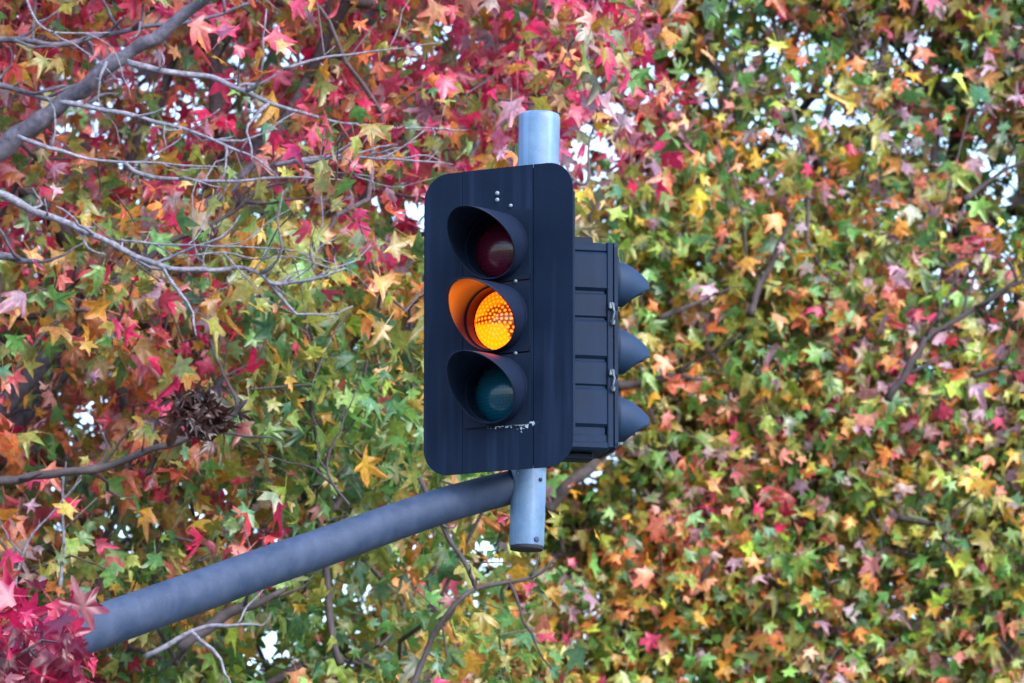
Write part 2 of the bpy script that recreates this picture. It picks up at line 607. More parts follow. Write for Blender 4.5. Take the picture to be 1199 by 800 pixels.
def visor_mesh(Lt, Lb, Rb, droop, tip_r, power=1.0, blunt=1.0, dp=1.3, cap=1.0):
    """cowl visor: long at the top, cut away obliquely to a short lip at the bottom"""
    n, m, wall = 64, 12, 0.0035
    vs, fs = [], []
    def pt(i, k, r):
        t = 2 * PI * i / n
        q_ = 1 - (1 - (1 + math.sin(t)) / 2) ** blunt
        ln = Lb + (Lt - Lb) * min(1.0, q_ ** power / cap)
        s = k / m
        a = ln * s
        g = a / Lt
        rr = r * (1 - (1 - tip_r) * g ** dp)
        return (rr * math.cos(t), -a, rr * math.sin(t) - droop * g ** dp)
    for k in range(m + 1):
        vs += [pt(i, k, Rb) for i in range(n)]
    for k in range(m, -1, -1):
        vs += [pt(i, k, Rb - wall) for i in range(n)]
    rows = 2 * (m + 1)
    for k in range(rows):
        k2 = (k + 1) % rows
        for i in range(n):
            j = (i + 1) % n
            fs.append((k * n + i, k * n + j, k2 * n + j, k2 * n + i))
    b = MB()
    b.add(vs, fs, True)
    return b


def lens_mesh():
    b = MB()
    Rs, n, k_ = 0.112, 56, 14            # strongly convex moulded lens
    h0 = math.sqrt(Rs ** 2 - RL ** 2)
    vs = [(RL * (1 - k / k_) * math.cos(2 * PI * i / n), -(math.sqrt(Rs ** 2 - (RL * (1 - k / k_)) ** 2) - h0) * 0.75, RL * (1 - k / k_) * math.sin(2 * PI * i / n))
          for k in range(k_) for i in range(n)]
    vs.append((0.0, -(Rs - h0) * 0.75, 0.0))
    fs = [(k * n + i, k * n + (i + 1) % n, (k + 1) * n + (i + 1) % n, (k + 1) * n + i) for k in range(k_ - 1) for i in range(n)]
    fs += [((k_ - 1) * n + i, (k_ - 1) * n + (i + 1) % n, k_ * n) for i in range(n)]
    b.add(vs, fs, True)
    return b


def lantern(root, x, z, lens_m, visor_m, visor_args, y, head_m, lab, lens_y=0.006):
    """round-apertured door with visor and lens as sub-parts"""
    b = MB()
    o = rrect(0.244, SP - 0.005, 0.012, 4)
    n = 64
    # door plate with a round hole: ring between square outline and circle
    sq = []
    for i in range(n):
        t = 2 * PI * i / n
        c, s = math.cos(t), math.sin(t)
        k = min(0.122 / abs(c) if abs(c) > 1e-6 else 9, (SP / 2 - 0.0025) / abs(s) if abs(s) > 1e-6 else 9)
        sq.append((c * k, s * k))
    ci = [(0.104 * math.cos(2 * PI * i / n), 0.104 * math.sin(2 * PI * i / n)) for i in range(n)]
    rows = [[(px_, 0.012, pz_) for px_, pz_ in sq], [(px_, 0.0, pz_) for px_, pz_ in sq],
            [(px_ * 1.10, 0.0, pz_ * 1.10) for px_, pz_ in ci], [(px_ * 1.085, -0.012, pz_ * 1.085) for px_, pz_ in ci],
            [(px_ * 1.0, -0.012, pz_ * 1.0) for px_, pz_ in ci], [(px_ * 0.985, lens_y + 0.012, pz_ * 0.985) for px_, pz_ in ci]]
    vs = [q for r_ in rows for q in r_]
    fs = []
    for k in range(len(rows) - 1):
        for i in range(n):
            j = (i + 1) % n
            fs.append((k * n + i, k * n + j, (k + 1) * n + j, (k + 1) * n + i))
    b.add(vs, fs)
    d = b.build('lantern', head_m, root)
    d.location = (x, y, z)
    d['label'] = lab
    v = visor_mesh(*visor_args).build('visor', visor_m, d)
    v.location = (0, -0.009, 0)
    ln = lens_mesh().build('lens', lens_m, d)
    ln.location = (0, lens_y, 0)
    return d


# --- the lit signal on its target board
A1 = R(28)
n1v = np.array([-math.sin(A1), -math.cos(A1), 0])
bc = P(582.5, 373.5, YP - 0.22)
sig = empty('traffic_signal', tuple(bc), 'traffic signal with its amber lamp lit on a tall dark rounded board', 'traffic signal',
            'traffic signals on the mast', (0, 0, -A1))
BW, BH = 0.552, 1.005
b = MB()
cw = 0.2600
op = 1.5 * SP - 0.006                     # half height of the opening behind the three doors
for s_ in (-1, 1):
    hh_ = BH / 2 - op
    b.prism(rrect(cw - 0.002, hh_, 0.1, 8, (0, 0, 0, 0), cz=s_ * (op + hh_ / 2)), 0.0, 0.006)
    b.prism(rrect(0.012, 2 * op, 0.1, 8, (0, 0, 0, 0), cx=s_ * (cw / 2 - 0.007)), 0.0005, 0.0055)
sw = (BW - cw) / 2
for s_ in (-1, 1):
    cx = s_ * (cw / 2 + sw / 2 + 0.001)
    b.prism(rrect(sw - 0.002, BH, 0.092, 10, (1, 0, 0, 1) if s_ < 0 else (0, 1, 1, 0), cx=cx), 0.003, 0.0075)
    # folded stiffening lip down the outer edge
    b.prism(rrect(0.006, BH - 0.2, 0.002, 2, cx=s_ * (BW / 2 - 0.003)), 0.0078, 0.018)
    # backing strip behind the seam
    b.prism(rrect(0.03, BH - 0.02, 0.002, 2, cx=s_ * cw / 2), 0.0079, 0.013)
b.build('target_board', M_board, sig)
b = MB()
for k in (-1, 0, 1):
    b.box((0, 0.150, k * SP), (0.23, 0.17, SP - 0.008), 0.015)
b.box((0, 0.13, 0), (0.20, 0.06, 3 * SP + 0.03), 0.008)
b.build('housing', M_head, sig)
va = (0.225, 0.028, 0.1135, 0.012, 0.97, 1.6)
lantern(sig, 0, SP, M_lens_red, M_visor, va, -0.008, M_head, 'unlit dark red upper lantern with visor', 0.038)
amber = lantern(sig, 0, 0, M_lens_amber, M_visor, va, -0.008, M_head, 'lit amber middle lantern with dotted lens', 0.038)
lantern(sig, 0, -SP, M_lens_green, M_visor, va, -0.008, M_head, 'unlit teal green lower lantern with visor', 0.038)


def head_bolt(x, z, r, m=M_bolt, y=-0.0005):
    q = MB()
    q.lathe([(r, 0.004), (r, -0.003), (r * 0.7, -0.0055), (0.0005, -0.006)], n=10)
    o = q.build('bolt', m, sig)
    o.location = (x, y, z)


head_bolt(0.000, 0.418, 0.0075)
head_bolt(0.000, 0.396, 0.0070)
head_bolt(0.050, 0.372, 0.0062)
for zz in (SP / 2, -SP / 2):
    head_bolt(0.072, zz - 0.002, 0.006, M_clip, -0.0085)
# mounting brackets reaching back to the upright tube
for zz in (0.425, -0.425):
    t = bc[2] + zz
    axp = pole_lo + axis_dir * ((t - pole_lo[2]) / axis_dir[2])
    rel = axp - bc
    c_, s_ = math.cos(A1), math.sin(A1)
    lx, ly = rel[0] * c_ - rel[1] * s_, rel[0] * s_ + rel[1] * c_
    b = MB()
    b.box((lx * 0.5, (0.0075 + ly - 0.066) / 2, zz), (abs(lx) + 0.06, ly - 0.066 - 0.008, 0.05), 0.006)
    b.lathe([(0.060, -0.03), (0.073, -0.03), (0.073, 0.03), (0.060, 0.03)], (lx, ly, zz), 'z', 32, False, True)
    b.build('bracket', M_head, sig)

# the lit lamp behind the amber lens throws its light forward into the visor
ll = bpy.data.lights.new('amber_lamp', 'SPOT')
ll.energy = 2.2
ll.color = (1.0, 0.20, 0.006)
ll.shadow_soft_size = 0.02
ll.spot_size = R(150)
ll.spot_blend = 0.6
lo = bpy.data.objects.new('amber_lamp', ll)
C.objects.link(lo)
lo.parent = amber
lo.location = (0, -0.022, -0.01)
lo.rotation_euler = Vector((0.25, 1.0, -0.75)).to_track_quat('Z', 'Y').to_euler()

# --- the second signal, seen from behind its side
B2 = R(13)
th2 = PI / 2 + B2
fl = P(717, 404, YP + 0.02)                         # middle of its front flange's near edge
ax2 = np.array([math.cos(th2), math.sin(th2), 0])    # local x
nn2 = np.array([math.sin(th2), -math.cos(th2), 0])   # facing direction
HW = 0.118
o2 = fl + ax2 * HW                                   # local x = -HW is the near edge (towards the camera)
# ax2 points away from the camera or towards it? make the near edge the one at smaller y
if ax2[1] < 0:
    o2 = fl - ax2 * HW
sig2 = empty('traffic_signal', tuple(o2), 'traffic signal without a board seen side on, ribbed housing and three visors pointing right', 'traffic signal',
             'traffic signals on the mast', (0, 0, th2))
HH = 0.682
b = MB()
b.box((0, 0.10, 0), (0.210, 0.165, HH - 0.03), 0.006)              # core
for g_ in (0.177, -0.051, -0.279):
    b.box((0, 0.10, g_ + 0.070), (0.232, 0.182, 0.132), 0.010)        # proud belly of the module
    b.box((0, 0.10, g_ - 0.045), (0.222, 0.174, 0.083) if g_ > -0.2 else (0.222, 0.174, 0.05), 0.006)   # stepped waist under it
b.box((0, 0.10, HH / 2 - 0.015), (0.224, 0.174, 0.03), 0.006)
b.box((0, 0.10, -HH / 2 + 0.004), (0.234, 0.184, 0.03), 0.008)
b.box((0, 0.10, HH / 2 - 0.003), (0.20, 0.15, 0.016), 0.005)
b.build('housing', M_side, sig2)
b = MB()
b.box((0, 0.006, 0), (2 * HW, 0.024, HH + 0.008), 0.004)
b.build('door_flange', M_side, sig2)
va2 = (0.120, 0.040, 0.077, 0.026, 0.52, 1.1, 1.8, 2.0, 0.72)
for k, (lm, lb) in enumerate(((M_lens_red, 'upper lantern'), (M_lens_green, 'middle lantern'), (M_lens_green, 'lower lantern'))):
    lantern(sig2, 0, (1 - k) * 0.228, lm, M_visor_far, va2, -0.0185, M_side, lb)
nearx = -HW if ax2[1] > 0 else HW
sgn = 1 if nearx > 0 else -1
for zc in (0.13, -0.093):
    b = MB()
    b.box((nearx + sgn * 0.006, 0.004, zc), (0.012, 0.020, 0.022), 0.003)
    b.box((nearx + sgn * 0.006, 0.0, zc - 0.055), (0.012, 0.016, 0.018), 0.003)
    b.tube([(nearx + sgn * 0.010, 0.004, zc + 0.01), (nearx + sgn * 0.013, -0.004, zc - 0.02), (nearx + sgn * 0.010, 0.004, zc - 0.06)], 0.004, n=6)
    b.build('hinge', M_clip, sig2)
# brackets from its back to the upright tube
c_, s_ = math.cos(th2), math.sin(th2)
for zz in (HH / 2 + 0.018, -HH / 2 - 0.024):
    axp = pole_lo + axis_dir * ((o2[2] + zz - pole_lo[2]) / axis_dir[2])
    rel = axp - o2
    lx, ly = rel[0] * c_ + rel[1] * s_, -rel[0] * s_ + rel[1] * c_
    b = MB()
    b.box(((0 + lx) / 2 * 0.6, (0.05 + ly - 0.05) / 2, zz), (0.07, ly - 0.10, 0.024), 0.004)
    b.box((lx * 0.8, ly - 0.085, zz), (abs(lx) + 0.07, 0.05, 0.023), 0.004)
    b.lathe([(0.060, -0.028), (0.0745, -0.028), (0.0745, 0.028), (0.060, 0.028)], (lx, ly, zz), 'z', 32, False, True)
    b.build('bracket', M_head, sig2)

# ------------------------------------------------------------------ trees
# palette of leaf colours (linear albedo, painted sheen included): blade, tip tint
PAL = {
    'crimson': ((0.50, 0.014, 0.075), (0.42, 0.008, 0.065)),
    'pink':    ((0.50, 0.035, 0.135), (0.46, 0.02, 0.11)),
    'maroon':  ((0.17, 0.020, 0.050), (0.22, 0.02, 0.05)),
    'mauve':   ((0.32, 0.23, 0.33), (0.37, 0.17, 0.25)),  # pale sky sheen on glossy leaves, painted as a blade colour
    'orange':  ((0.56, 0.19, 0.050), (0.54, 0.10, 0.045)),
    'salmon':  ((0.58, 0.20, 0.13), (0.55, 0.11, 0.10)),
    'gold':    ((0.50, 0.30, 0.030), (0.48, 0.19, 0.035)),
    'olive':   ((0.23, 0.29, 0.050), (0.29, 0.21, 0.05)),
    'green':   ((0.080, 0.235, 0.058), (0.11, 0.21, 0.05)),
    'deep':    ((0.050, 0.165, 0.100), (0.07, 0.16, 0.06)),
    'lime':    ((0.28, 0.46, 0.055), (0.30, 0.40, 0.05)),
    'brown':   ((0.055, 0.022, 0.018), (0.04, 0.016, 0.014)),
}
KEYS = list(PAL)
COLA = np.array([PAL[k][0] for k in KEYS])
COLB = np.array([PAL[k][1] for k in KEYS])


def wts(**kw):
    a = np.array([kw.get(k, 0.0) for k in KEYS])
    return a / a.sum()


CRIM = wts(crimson=58, pink=8, maroon=30, orange=2, mauve=2)
RED = wts(crimson=25, pink=20, maroon=3, mauve=8, orange=10, salmon=4, gold=9, olive=19, green=14, deep=5)
PINKTOP = wts(crimson=21, pink=25, mauve=15, orange=10, maroon=3, olive=15, gold=7, green=9)
MIXL = wts(crimson=10, pink=8, olive=25, green=27, gold=16, orange=10, deep=8, mauve=5)
GRN = wts(green=46, olive=28, gold=9, deep=14, crimson=3, orange=4, lime=6)
GOLD = wts(gold=20, olive=38, green=30, orange=8, pink=3, deep=6)
ORA = wts(orange=36, salmon=26, gold=12, pink=8, olive=8, mauve=5, green=6)
MIXR = wts(green=36, olive=22, orange=9, deep=12, mauve=14, gold=6, pink=4, salmon=6, lime=5)
OLR = wts(olive=32, green=40, orange=7, gold=10, deep=9, salmon=5, mauve=7, lime=4)
PNKR = wts(pink=9, green=26, mauve=12, crimson=4, olive=18, lime=10, salmon=8, deep=6)
GRNR = wts(green=40, olive=18, lime=8, orange=8, salmon=9, gold=6, mauve=9, deep=8, pink=5)
# (photo px, py, reach in px, palette): the patches of colour in the two crowns
ZONES = [
    (60, 60, 130, RED), (250, 60, 130, RED), (430, 60, 120, RED), (560, 120, 90, PINKTOP), (690, 60, 110, PINKTOP), (740, 150, 60, PINKTOP),
    (40, 220, 110, RED), (200, 170, 90, RED), (160, 260, 90, MIXL), (300, 250, 70, GOLD), (440, 250, 60, PINKTOP), (420, 160, 80, RED),
    (60, 370, 80, MIXL), (215, 385, 65, RED), (-250, 250, 250, MIXL), (-250, 600, 220, MIXL), (-200, 1000, 180, GRN), (200, 1000, 200, GRN), (300, -250, 250, RED), (1500, 400, 300, OLR), (900, 1100, 300, GRNR), (900, -300, 300, MIXR), (340, 330, 80, GRN), (440, 340, 70, GOLD), (400, 430, 80, GRN), (460, 500, 80, GRN),
    (50, 460, 80, ORA), (130, 450, 60, ORA), (100, 560, 80, MIXL), (220, 550, 70, MIXL), (290, 590, 55, RED), (320, 520, 60, GRN), (400, 560, 80, GRN),
    (50, 660, 70, MIXL), (180, 640, 60, GRN), (30, 770, 75, CRIM), (-50, 780, 70, CRIM), (200, 760, 80, GRN), (330, 740, 80, GRN), (450, 720, 90, GRN), (430, 660, 60, GRN), (480, 770, 60, GOLD),
    (560, 700, 80, GOLD), (700, 230, 60, OLR), (760, 300, 80, OLR), (720, 420, 70, OLR), (720, 600, 90, OLR), (650, 720, 80, GRNR),
    (860, 60, 100, MIXR), (1000, 60, 110, MIXR), (1140, 80, 110, MIXR), (880, 200, 90, OLR), (1010, 230, 100, MIXR), (1140, 220, 90, MIXR),
    (900, 340, 90, OLR), (830, 420, 80, OLR), (1000, 360, 80, GRNR), (1150, 330, 70, PNKR), (1070, 460, 90, PNKR), (1160, 480, 80, GRNR),
    (930, 480, 90, GRNR), (860, 560, 80, PNKR), (980, 580, 90, GRNR), (1120, 600, 100, OLR), (800, 640, 60, ORA), (860, 700, 90, OLR), (1000, 720, 110, GRNR), (1140, 740, 100, GRNR), (760, 760, 80, GOLD),
]
ZP = np.array([(z[0], z[1]) for z in ZONES], float)
ZR = np.array([z[2] for z in ZONES], float)
ZW = np.array([z[3] for z in ZONES])
# openings in the crowns through which the sky shows (photo px, py, rx, ry)
GAPS_L = [(105, 470, 22, 42), (490, 245, 34, 42), (455, 225, 18, 22), (310, 752, 42, 26), (225, 590, 34, 26), (150, 612, 30, 20), (15, 480, 16, 20), (320, 625, 24, 20), (680, 170, 30, 40),
          (545, 60, 24, 18), (610, 105, 24, 20), (335, 50, 22, 22), (215, 120, 16, 16), (405, 690, 26, 26), (260, 570, 22, 14), (520, 20, 26, 18), (350, 55, 30, 14), (50, 245, 12, 20),
          (560, 625, 30, 22), (480, 640, 26, 20), (720, 110, 26, 30), (190, 25, 20, 20), (765, 60, 22, 30), (30, 20, 20, 16), (395, 575, 20, 20), (270, 430, 18, 12), (110, 740, 26, 20), (400, 770, 26, 20)]
GAPS_L = [(a, b_, c * 1.3, d * 1.3) for a, b_, c, d in GAPS_L]
GAPS_R = [(945, 105, 24, 18), (975, 130, 18, 13), (1030, 170, 22, 16), (1080, 20, 16, 16), (820, 115, 24, 22), (685, 205, 30, 32), (690, 540, 34, 22), (1165, 190, 22, 18), (1110, 150, 24, 12), (1130, 60, 18, 22),
          (720, 440, 26, 16), (900, 415, 20, 14), (930, 45, 14, 12), (1030, 55, 14, 14), (680, 165, 26, 26), (660, 560, 26, 16), (1012, 132, 16, 12), (940, 620, 14, 16), (740, 790, 30, 14), (990, 740, 14, 14),
          (560, 640, 40, 26), (1190, 350, 20, 20), (740, 480, 20, 18)]


# looser parts of the crowns: photo px, py, rx, ry, share of the twigs missing there
THIN = [(960, 95, 250, 130, 0.66), (690, 170, 70, 120, 0.78), (110, 600, 120, 60, 0.55), (310, 730, 130, 60, 0.55), (90, 480, 70, 70, 0.5), (560, 660, 120, 60, 0.5),
        (490, 230, 60, 60, 0.6), (480, 40, 170, 60, 0.62), (180, 110, 220, 110, 0.68), (20, 330, 50, 120, 0.5), (270, 590, 90, 50, 0.55), (1180, 230, 60, 130, 0.4), (700, 500, 60, 80, 0.5), (330, 240, 90, 60, 0.35)]


def thin_keep(px, py):
    k = np.ones(len(px))
    for x, y, a, b_, f in THIN:
        q = ((px - x) / a) ** 2 + ((py - y) / b_) ** 2
        k *= 1 - f * np.clip(1.5 * (1 - q), 0, 1)
    return rng.random(len(px)) < k


def gap_reject(px, py, gaps, k=1.0):
    g = np.array(gaps, float)
    q = ((px[:, None] - g[:, 0]) / (g[:, 2] * k)) ** 2 + ((py[:, None] - g[:, 1]) / (g[:, 3] * k)) ** 2
    return q.min(1)


# --- leaf template: five pointed lobes, slightly cupped
def leaf_template(lens, nots, wid, skew):
    pol = []
    la = (-114, -56, 0, 56, 114)
    for i in range(5):
        a, l = la[i] + skew * (1 if i % 2 else -1), lens[i]
        pol += [(a - wid, 0.64 * l, 0.5), (a - wid * 0.35, 0.86 * l, 0.8), (a, l, 1.0), (a + wid * 0.42, 0.84 * l, 0.8), (a + wid, 0.66 * l, 0.5)]
        if i < 4:
            pol.append(((la[i] + la[i + 1]) / 2, nots[i], 0.2))
    pol.append((180, 0.20, 0.0))
    vs = [(0, 0, 0)]
    tint = [0.0]
    for a, r, t in pol:
        vs.append((r * math.sin(R(a)), r * math.cos(R(a)), 0.0))     # y along the midrib
        tint.append(t)
    n = len(pol)
    fs = [(0, 1 + i, 1 + (i + 1) % n) for i in range(n)]
    # petiole: a thin blade from the leaf base backwards
    o = len(vs)
    vs += [(-0.022, -0.12, 0.0), (0.022, -0.12, 0.0), (0.016, -0.95, 0.16), (-0.016, -0.95, 0.16)]
    tint += [0.6] * 4
    fs += [(o, o + 1, o + 2), (o, o + 2, o + 3)]
    return np.array(vs), np.array(tint), np.array(fs)


LEAVES = [leaf_template((0.70, 0.95, 1.0, 0.95, 0.70), (0.43, 0.47, 0.47, 0.43), 15, 0),
          leaf_template((0.52, 0.90, 1.08, 0.84, 0.60), (0.46, 0.52, 0.50, 0.44), 17, 4),
          leaf_template((0.76, 0.86, 0.94, 1.00, 0.66), (0.50, 0.44, 0.53, 0.47), 16, -5),
          leaf_template((0.40, 0.80, 1.12, 0.88, 0.34), (0.38, 0.50, 0.52, 0.36), 18, 3),
          leaf_template((0.82, 1.00, 0.90, 0.92, 0.78), (0.40, 0.42, 0.40, 0.42), 13, 2)]
TVS = np.stack([l[0] for l in LEAVES])
TT, TF = LEAVES[0][1], LEAVES[0][2]


def leaves_mesh(name, pos, axis, nrm, size, ca, cb, curl, m, parent, off):
    n, V = len(pos), len(TT)
    y = axis / np.linalg.norm(axis, axis=1, keepdims=True)
    z = nrm - y * np.sum(nrm * y, 1, keepdims=True)
    z /= np.linalg.norm(z, axis=1, keepdims=True) + 1e-9
    x = np.cross(y, z)
    t = TVS[rng.integers(0, len(TVS), n)].copy()
    t[:, :, 0] *= rng.choice([-1, 1], n)[:, None] * rng.uniform(0.82, 1.12, n)[:, None]
    # cupping: fold along the midrib, tips bending down, plus uneven warp
    fold = (curl[:, 0:1] * np.abs(t[:, :, 0]) + curl[:, 1:2] * (t[:, :, 0] ** 2 + t[:, :, 1] ** 2) + curl[:, 2:3] * t[:, :, 0] * t[:, :, 1]
            + curl[:, 3:4] * np.maximum(t[:, :, 1], 0) ** 2)
    wid = 1 - 0.35 * np.abs(curl[:, 0:1])
    t = t * (1 + 0.10 * rng.standard_normal((n, V, 1)) * (TT[None, :, None] > 0.4))
    co = (t[:, :, 0:1] * wid[:, :, None]) * x[:, None] + t[:, :, 1:2] * y[:, None] + (t[:, :, 2:3] + fold[:, :, None]) * z[:, None]
    co = co * size[:, None, None] + (pos + y * size[:, None] * 0.9)[:, None] - off
    tf = (TF[None] + (np.arange(n) * V)[:, None, None]).reshape(-1)
    col = ca[:, None] * (1 - TT[None, :, None]) + cb[:, None] * TT[None, :, None]
    col = np.concatenate([np.clip(col, 0, 1), np.ones((n, V, 1))], 2)
    me = bpy.data.meshes.new(name)
    nf = n * len(TF)
    me.vertices.add(n * V)
    me.vertices.foreach_set('co', co.astype(np.float32).reshape(-1))
    me.loops.add(nf * 3)
    me.loops.foreach_set('vertex_index', tf.astype(np.int32))
    me.polygons.add(nf)
    me.polygons.foreach_set('loop_start', (np.arange(nf) * 3).astype(np.int32))
    me.polygons.foreach_set('loop_total', np.full(nf, 3, np.int32))
    me.update(calc_edges=True)
    at = me.attributes.new('leaf_colour', 'FLOAT_COLOR', 'POINT')
    at.data.foreach_set('color', col.astype(np.float32).reshape(-1))
    me.materials.append(m)
    o = bpy.data.objects.new(name, me)
    C.objects.link(o)
    o.parent = parent
    return o


def pick_colours(pos, tw_id, ntw, zone_px):
    """leaf colours: each twig leans to one colour of its patch, leaves vary round it"""
    px, py = zone_px
    d = ((px[:, None] - ZP[:, 0]) ** 2 + (py[:, None] - ZP[:, 1]) ** 2) / ZR ** 2
    k = np.exp(-1.6 * d) + 1e-9
    k /= k.sum(1, keepdims=True)
    W = k @ ZW
    W[pos[:, 1] < 20.0] = CRIM                       # the low forward bough has turned fully crimson
    #                                    # per leaf weights over palette
    cum = np.cumsum(W, 1)
    twig_u = rng.random(ntw)
    own = rng.random(len(pos)) < 0.55
    u = np.where(own, rng.random(len(pos)), (twig_u[tw_id] + rng.normal(0, 0.05, len(pos))) % 1.0)
    idx = np.minimum((u[:, None] > cum).sum(1), len(KEYS) - 1)
    alt = np.minimum((rng.random(len(pos))[:, None] > cum).sum(1), len(KEYS) - 1)
    mixf = rng.beta(1.0, 4.0, (len(pos), 1))
    ca = COLA[idx] * (1 - mixf) + COLA[alt] * mixf
    two = (rng.random((len(pos), 1)) < 0.55) * rng.random((len(pos), 1)) * 0.8
    cb = COLB[idx] * (1 - two) + COLB[alt] * two
    br = np.exp(rng.normal(0.05, 0.28, (len(pos), 1)))
    return ca * br, cb * br


def fieldnoise(p, s, seed):
    return np.array([noise.noise(Vector((q[0] * s + seed, q[1] * s, q[2] * s))) for q in p])


def orient(pos, ctr, n):
    outw = pos - ctr
    outw[:, 2] *= 0.3
    outw /= np.linalg.norm(outw, axis=1, keepdims=True) + 1e-6
    axis = np.array([0, 0, -0.75]) + 0.35 * outw + 0.62 * rng.standard_normal((n, 3))
    nrm = 0.75 * outw + np.array([0, 0, 0.45]) + 0.80 * rng.standard_normal((n, 3))
    return axis, nrm


def curls(n, amt=1.0):
    return np.stack([rng.normal(0.16, 0.34, n), rng.normal(-0.22, 0.24, n), rng.normal(0, 0.38, n), rng.normal(-0.15, 0.3, n)], 1) * amt


def polyline(pxpts, Y, dY=0.0, jitter=0.0):
    """hand-measured branch: photo pixels at distance Y, drifting dY along its length"""
    n = len(pxpts)
    return [P(x, y, Y + dY * i / max(1, n - 1) + (random.uniform(-jitter, jitter))) for i, (x, y) in enumerate(pxpts)]


def make_tree(label, base, ctr, rad, limbs, hand, n_twigs, leaves_per, leaf_size, gaps, seed, ylim, spread, extra=(), nzmin=-0.3, edge=None, inner=0.35, front=None, bright=1.0, behind=0.0):
    base = np.array(base, float)
    ctr = np.array(ctr, float)
    rad = np.array(rad, float)
    root = empty('sweetgum_tree', tuple(base), label, 'tree', 'autumn sweetgum trees behind the signals')
    # trunk
    top = np.array([ctr[0], ctr[1], ctr[2] + rad[2] * 0.72])
    tp = [base + np.array([0, 0, -0.15]), base + np.array([0.02, 0.03, 1.2]), base * 0.6 + ctr * 0.4 * np.array([1, 1, 0]) + np.array([0, 0, ctr[2] * 0.45]), (ctr * np.array([1, 1, 0]) + np.array([0, 0, ctr[2] + rad[2] * 0.2])), top]
    tl = catmull(tp, 8)
    tr = np.linspace(0.19, 0.025, len(tl))
    tr[0] *= 1.5; tr[1] *= 1.2
    b = MB()
    b.tube([q - base for q in tl], tr, n=14)
    b.build('trunk', M_bark, root)
    nodes, parent, fixed = [], [], []
    for i, q in enumerate(tl):
        if i > 7:
            nodes.append(q); parent.append(-1)
    def add_chain(pts, r0, r1, m, nm='branch', sides=9, register=True, spurs=0.0):
        c = catmull(pts, 5)
        wob = [q + np.array([noise.noise(Vector(q * 9)), noise.noise(Vector(q * 9 + 5.0)), noise.noise(Vector(q * 9 + 11.0))]) * 0.55 * (r0 + 0.006) for q in c]
        knob = [(r0 + (r1 - r0) * i / (len(c) - 1)) * (1 + 0.22 * noise.noise(Vector(c[i] * 14))) for i in range(len(c))]
        bb = MB()
        knob[-1] *= 0.35
        bb.tube([q - base for q in wob], knob, n=sides)
        if spurs:
            for i in range(2, len(wob) - 1):
                if random.random() < spurs:
                    t_ = wob[i + 1] - wob[i - 1]
                    t_ = t_ / (np.linalg.norm(t_) + 1e-9)
                    ln_ = random.choice((0.015, 0.02, 0.03, 0.05, 0.10, 0.22, 0.40))
                    d_ = rng.normal(0, 0.55, 3) + t_ * 0.8
                    d_ = d_ / np.linalg.norm(d_)
                    q0 = wob[i] - base
                    r_ = min(knob[i] * 0.5, 0.0045) * (0.6 + min(1, ln_ * 4))
                    sp = [q0]
                    ns_ = 3 if ln_ < 0.08 else 7
                    for j in range(ns_):
                        d_ = d_ + rng.normal(0, 0.22, 3) + np.array([0, 0, 0.06])
                        d_ = d_ / np.linalg.norm(d_)
                        sp.append(sp[-1] + d_ * ln_ / ns_)
                    bb.tube(sp, [r_ * (1.25 - 0.8 * j / ns_) * (1 + 0.25 * random.uniform(-1, 1)) for j in range(ns_ + 1)], n=5)
        bb.build(nm, m, root)
        if register:
            for q in c[1::2]:
                nodes.append(q); parent.append(-1)
    for pts, r0, r1 in limbs:
        add_chain([np.array(q) for q in pts], r0, r1, M_bark)
    for pts, r0, r1, m in hand:
        add_chain(pts, r0, r1, m, register=True, spurs=0.5)
    # twig ends spread through the crown shell
    cand = []
    while len(cand) < n_twigs:
        q = rng.uniform(-1, 1, (n_twigs * 2, 3))
        rr = np.linalg.norm(q, axis=1)
        q = q[rr < 1]
        rr = rr[rr < 1]
        p = ctr + q * rad
        px, py = proj(p)
        inview = (px > -260) & (px < 1460) & (py > -220) & (py < 1020)
        nz = fieldnoise(p, 1.1, seed) * 0.9 + fieldnoise(p, 2.6, seed + 9) * 0.5
        keep = (nz > nzmin) & (p[:, 1] > ylim) & (p[:, 2] > 1.9) & (rng.random(len(p)) < np.where(inview, 1.0, 0.33)) & (rng.random(len(p)) < inner + (1 - inner) * rr ** 3)
        if front is not None:
            depth_in = p[:, 1] - np.maximum(ylim, ctr[1] - rad[1] * np.sqrt(np.maximum(0, 1 - q[:, 0] ** 2 - q[:, 2] ** 2)))
            keep &= rng.random(len(p)) < np.where(depth_in < front, 1.0, 0.09)
        if edge is not None:
            keep &= p[:, 0] < edge(p) + 0.5 * fieldnoise(p, 1.7, 77) + rng.normal(0, 0.08, len(p))
        gq = gap_reject(px, py, gaps)
        keep &= ((gq > 1.0) & thin_keep(px, py) & ((rng.random(len(p)) > behind) | (px > 540))) | ~inview
        cand += list(p[keep])
    cand = np.array(cand[:n_twigs])
    cand = np.concatenate([cand] + [np.array(e) for e in extra]) if len(extra) else cand
    # grow: join every twig end to the nearest wood already there
    order = np.argsort(np.linalg.norm((cand - ctr) / rad, axis=1))
    cap = len(nodes) + len(cand) * 9 + 10
    NP = np.zeros((cap, 3)); PA = np.full(cap, -1); CN = np.zeros(cap)
    cnt = len(nodes)
    NP[:cnt] = nodes
    tips = np.zeros(len(cand), int)
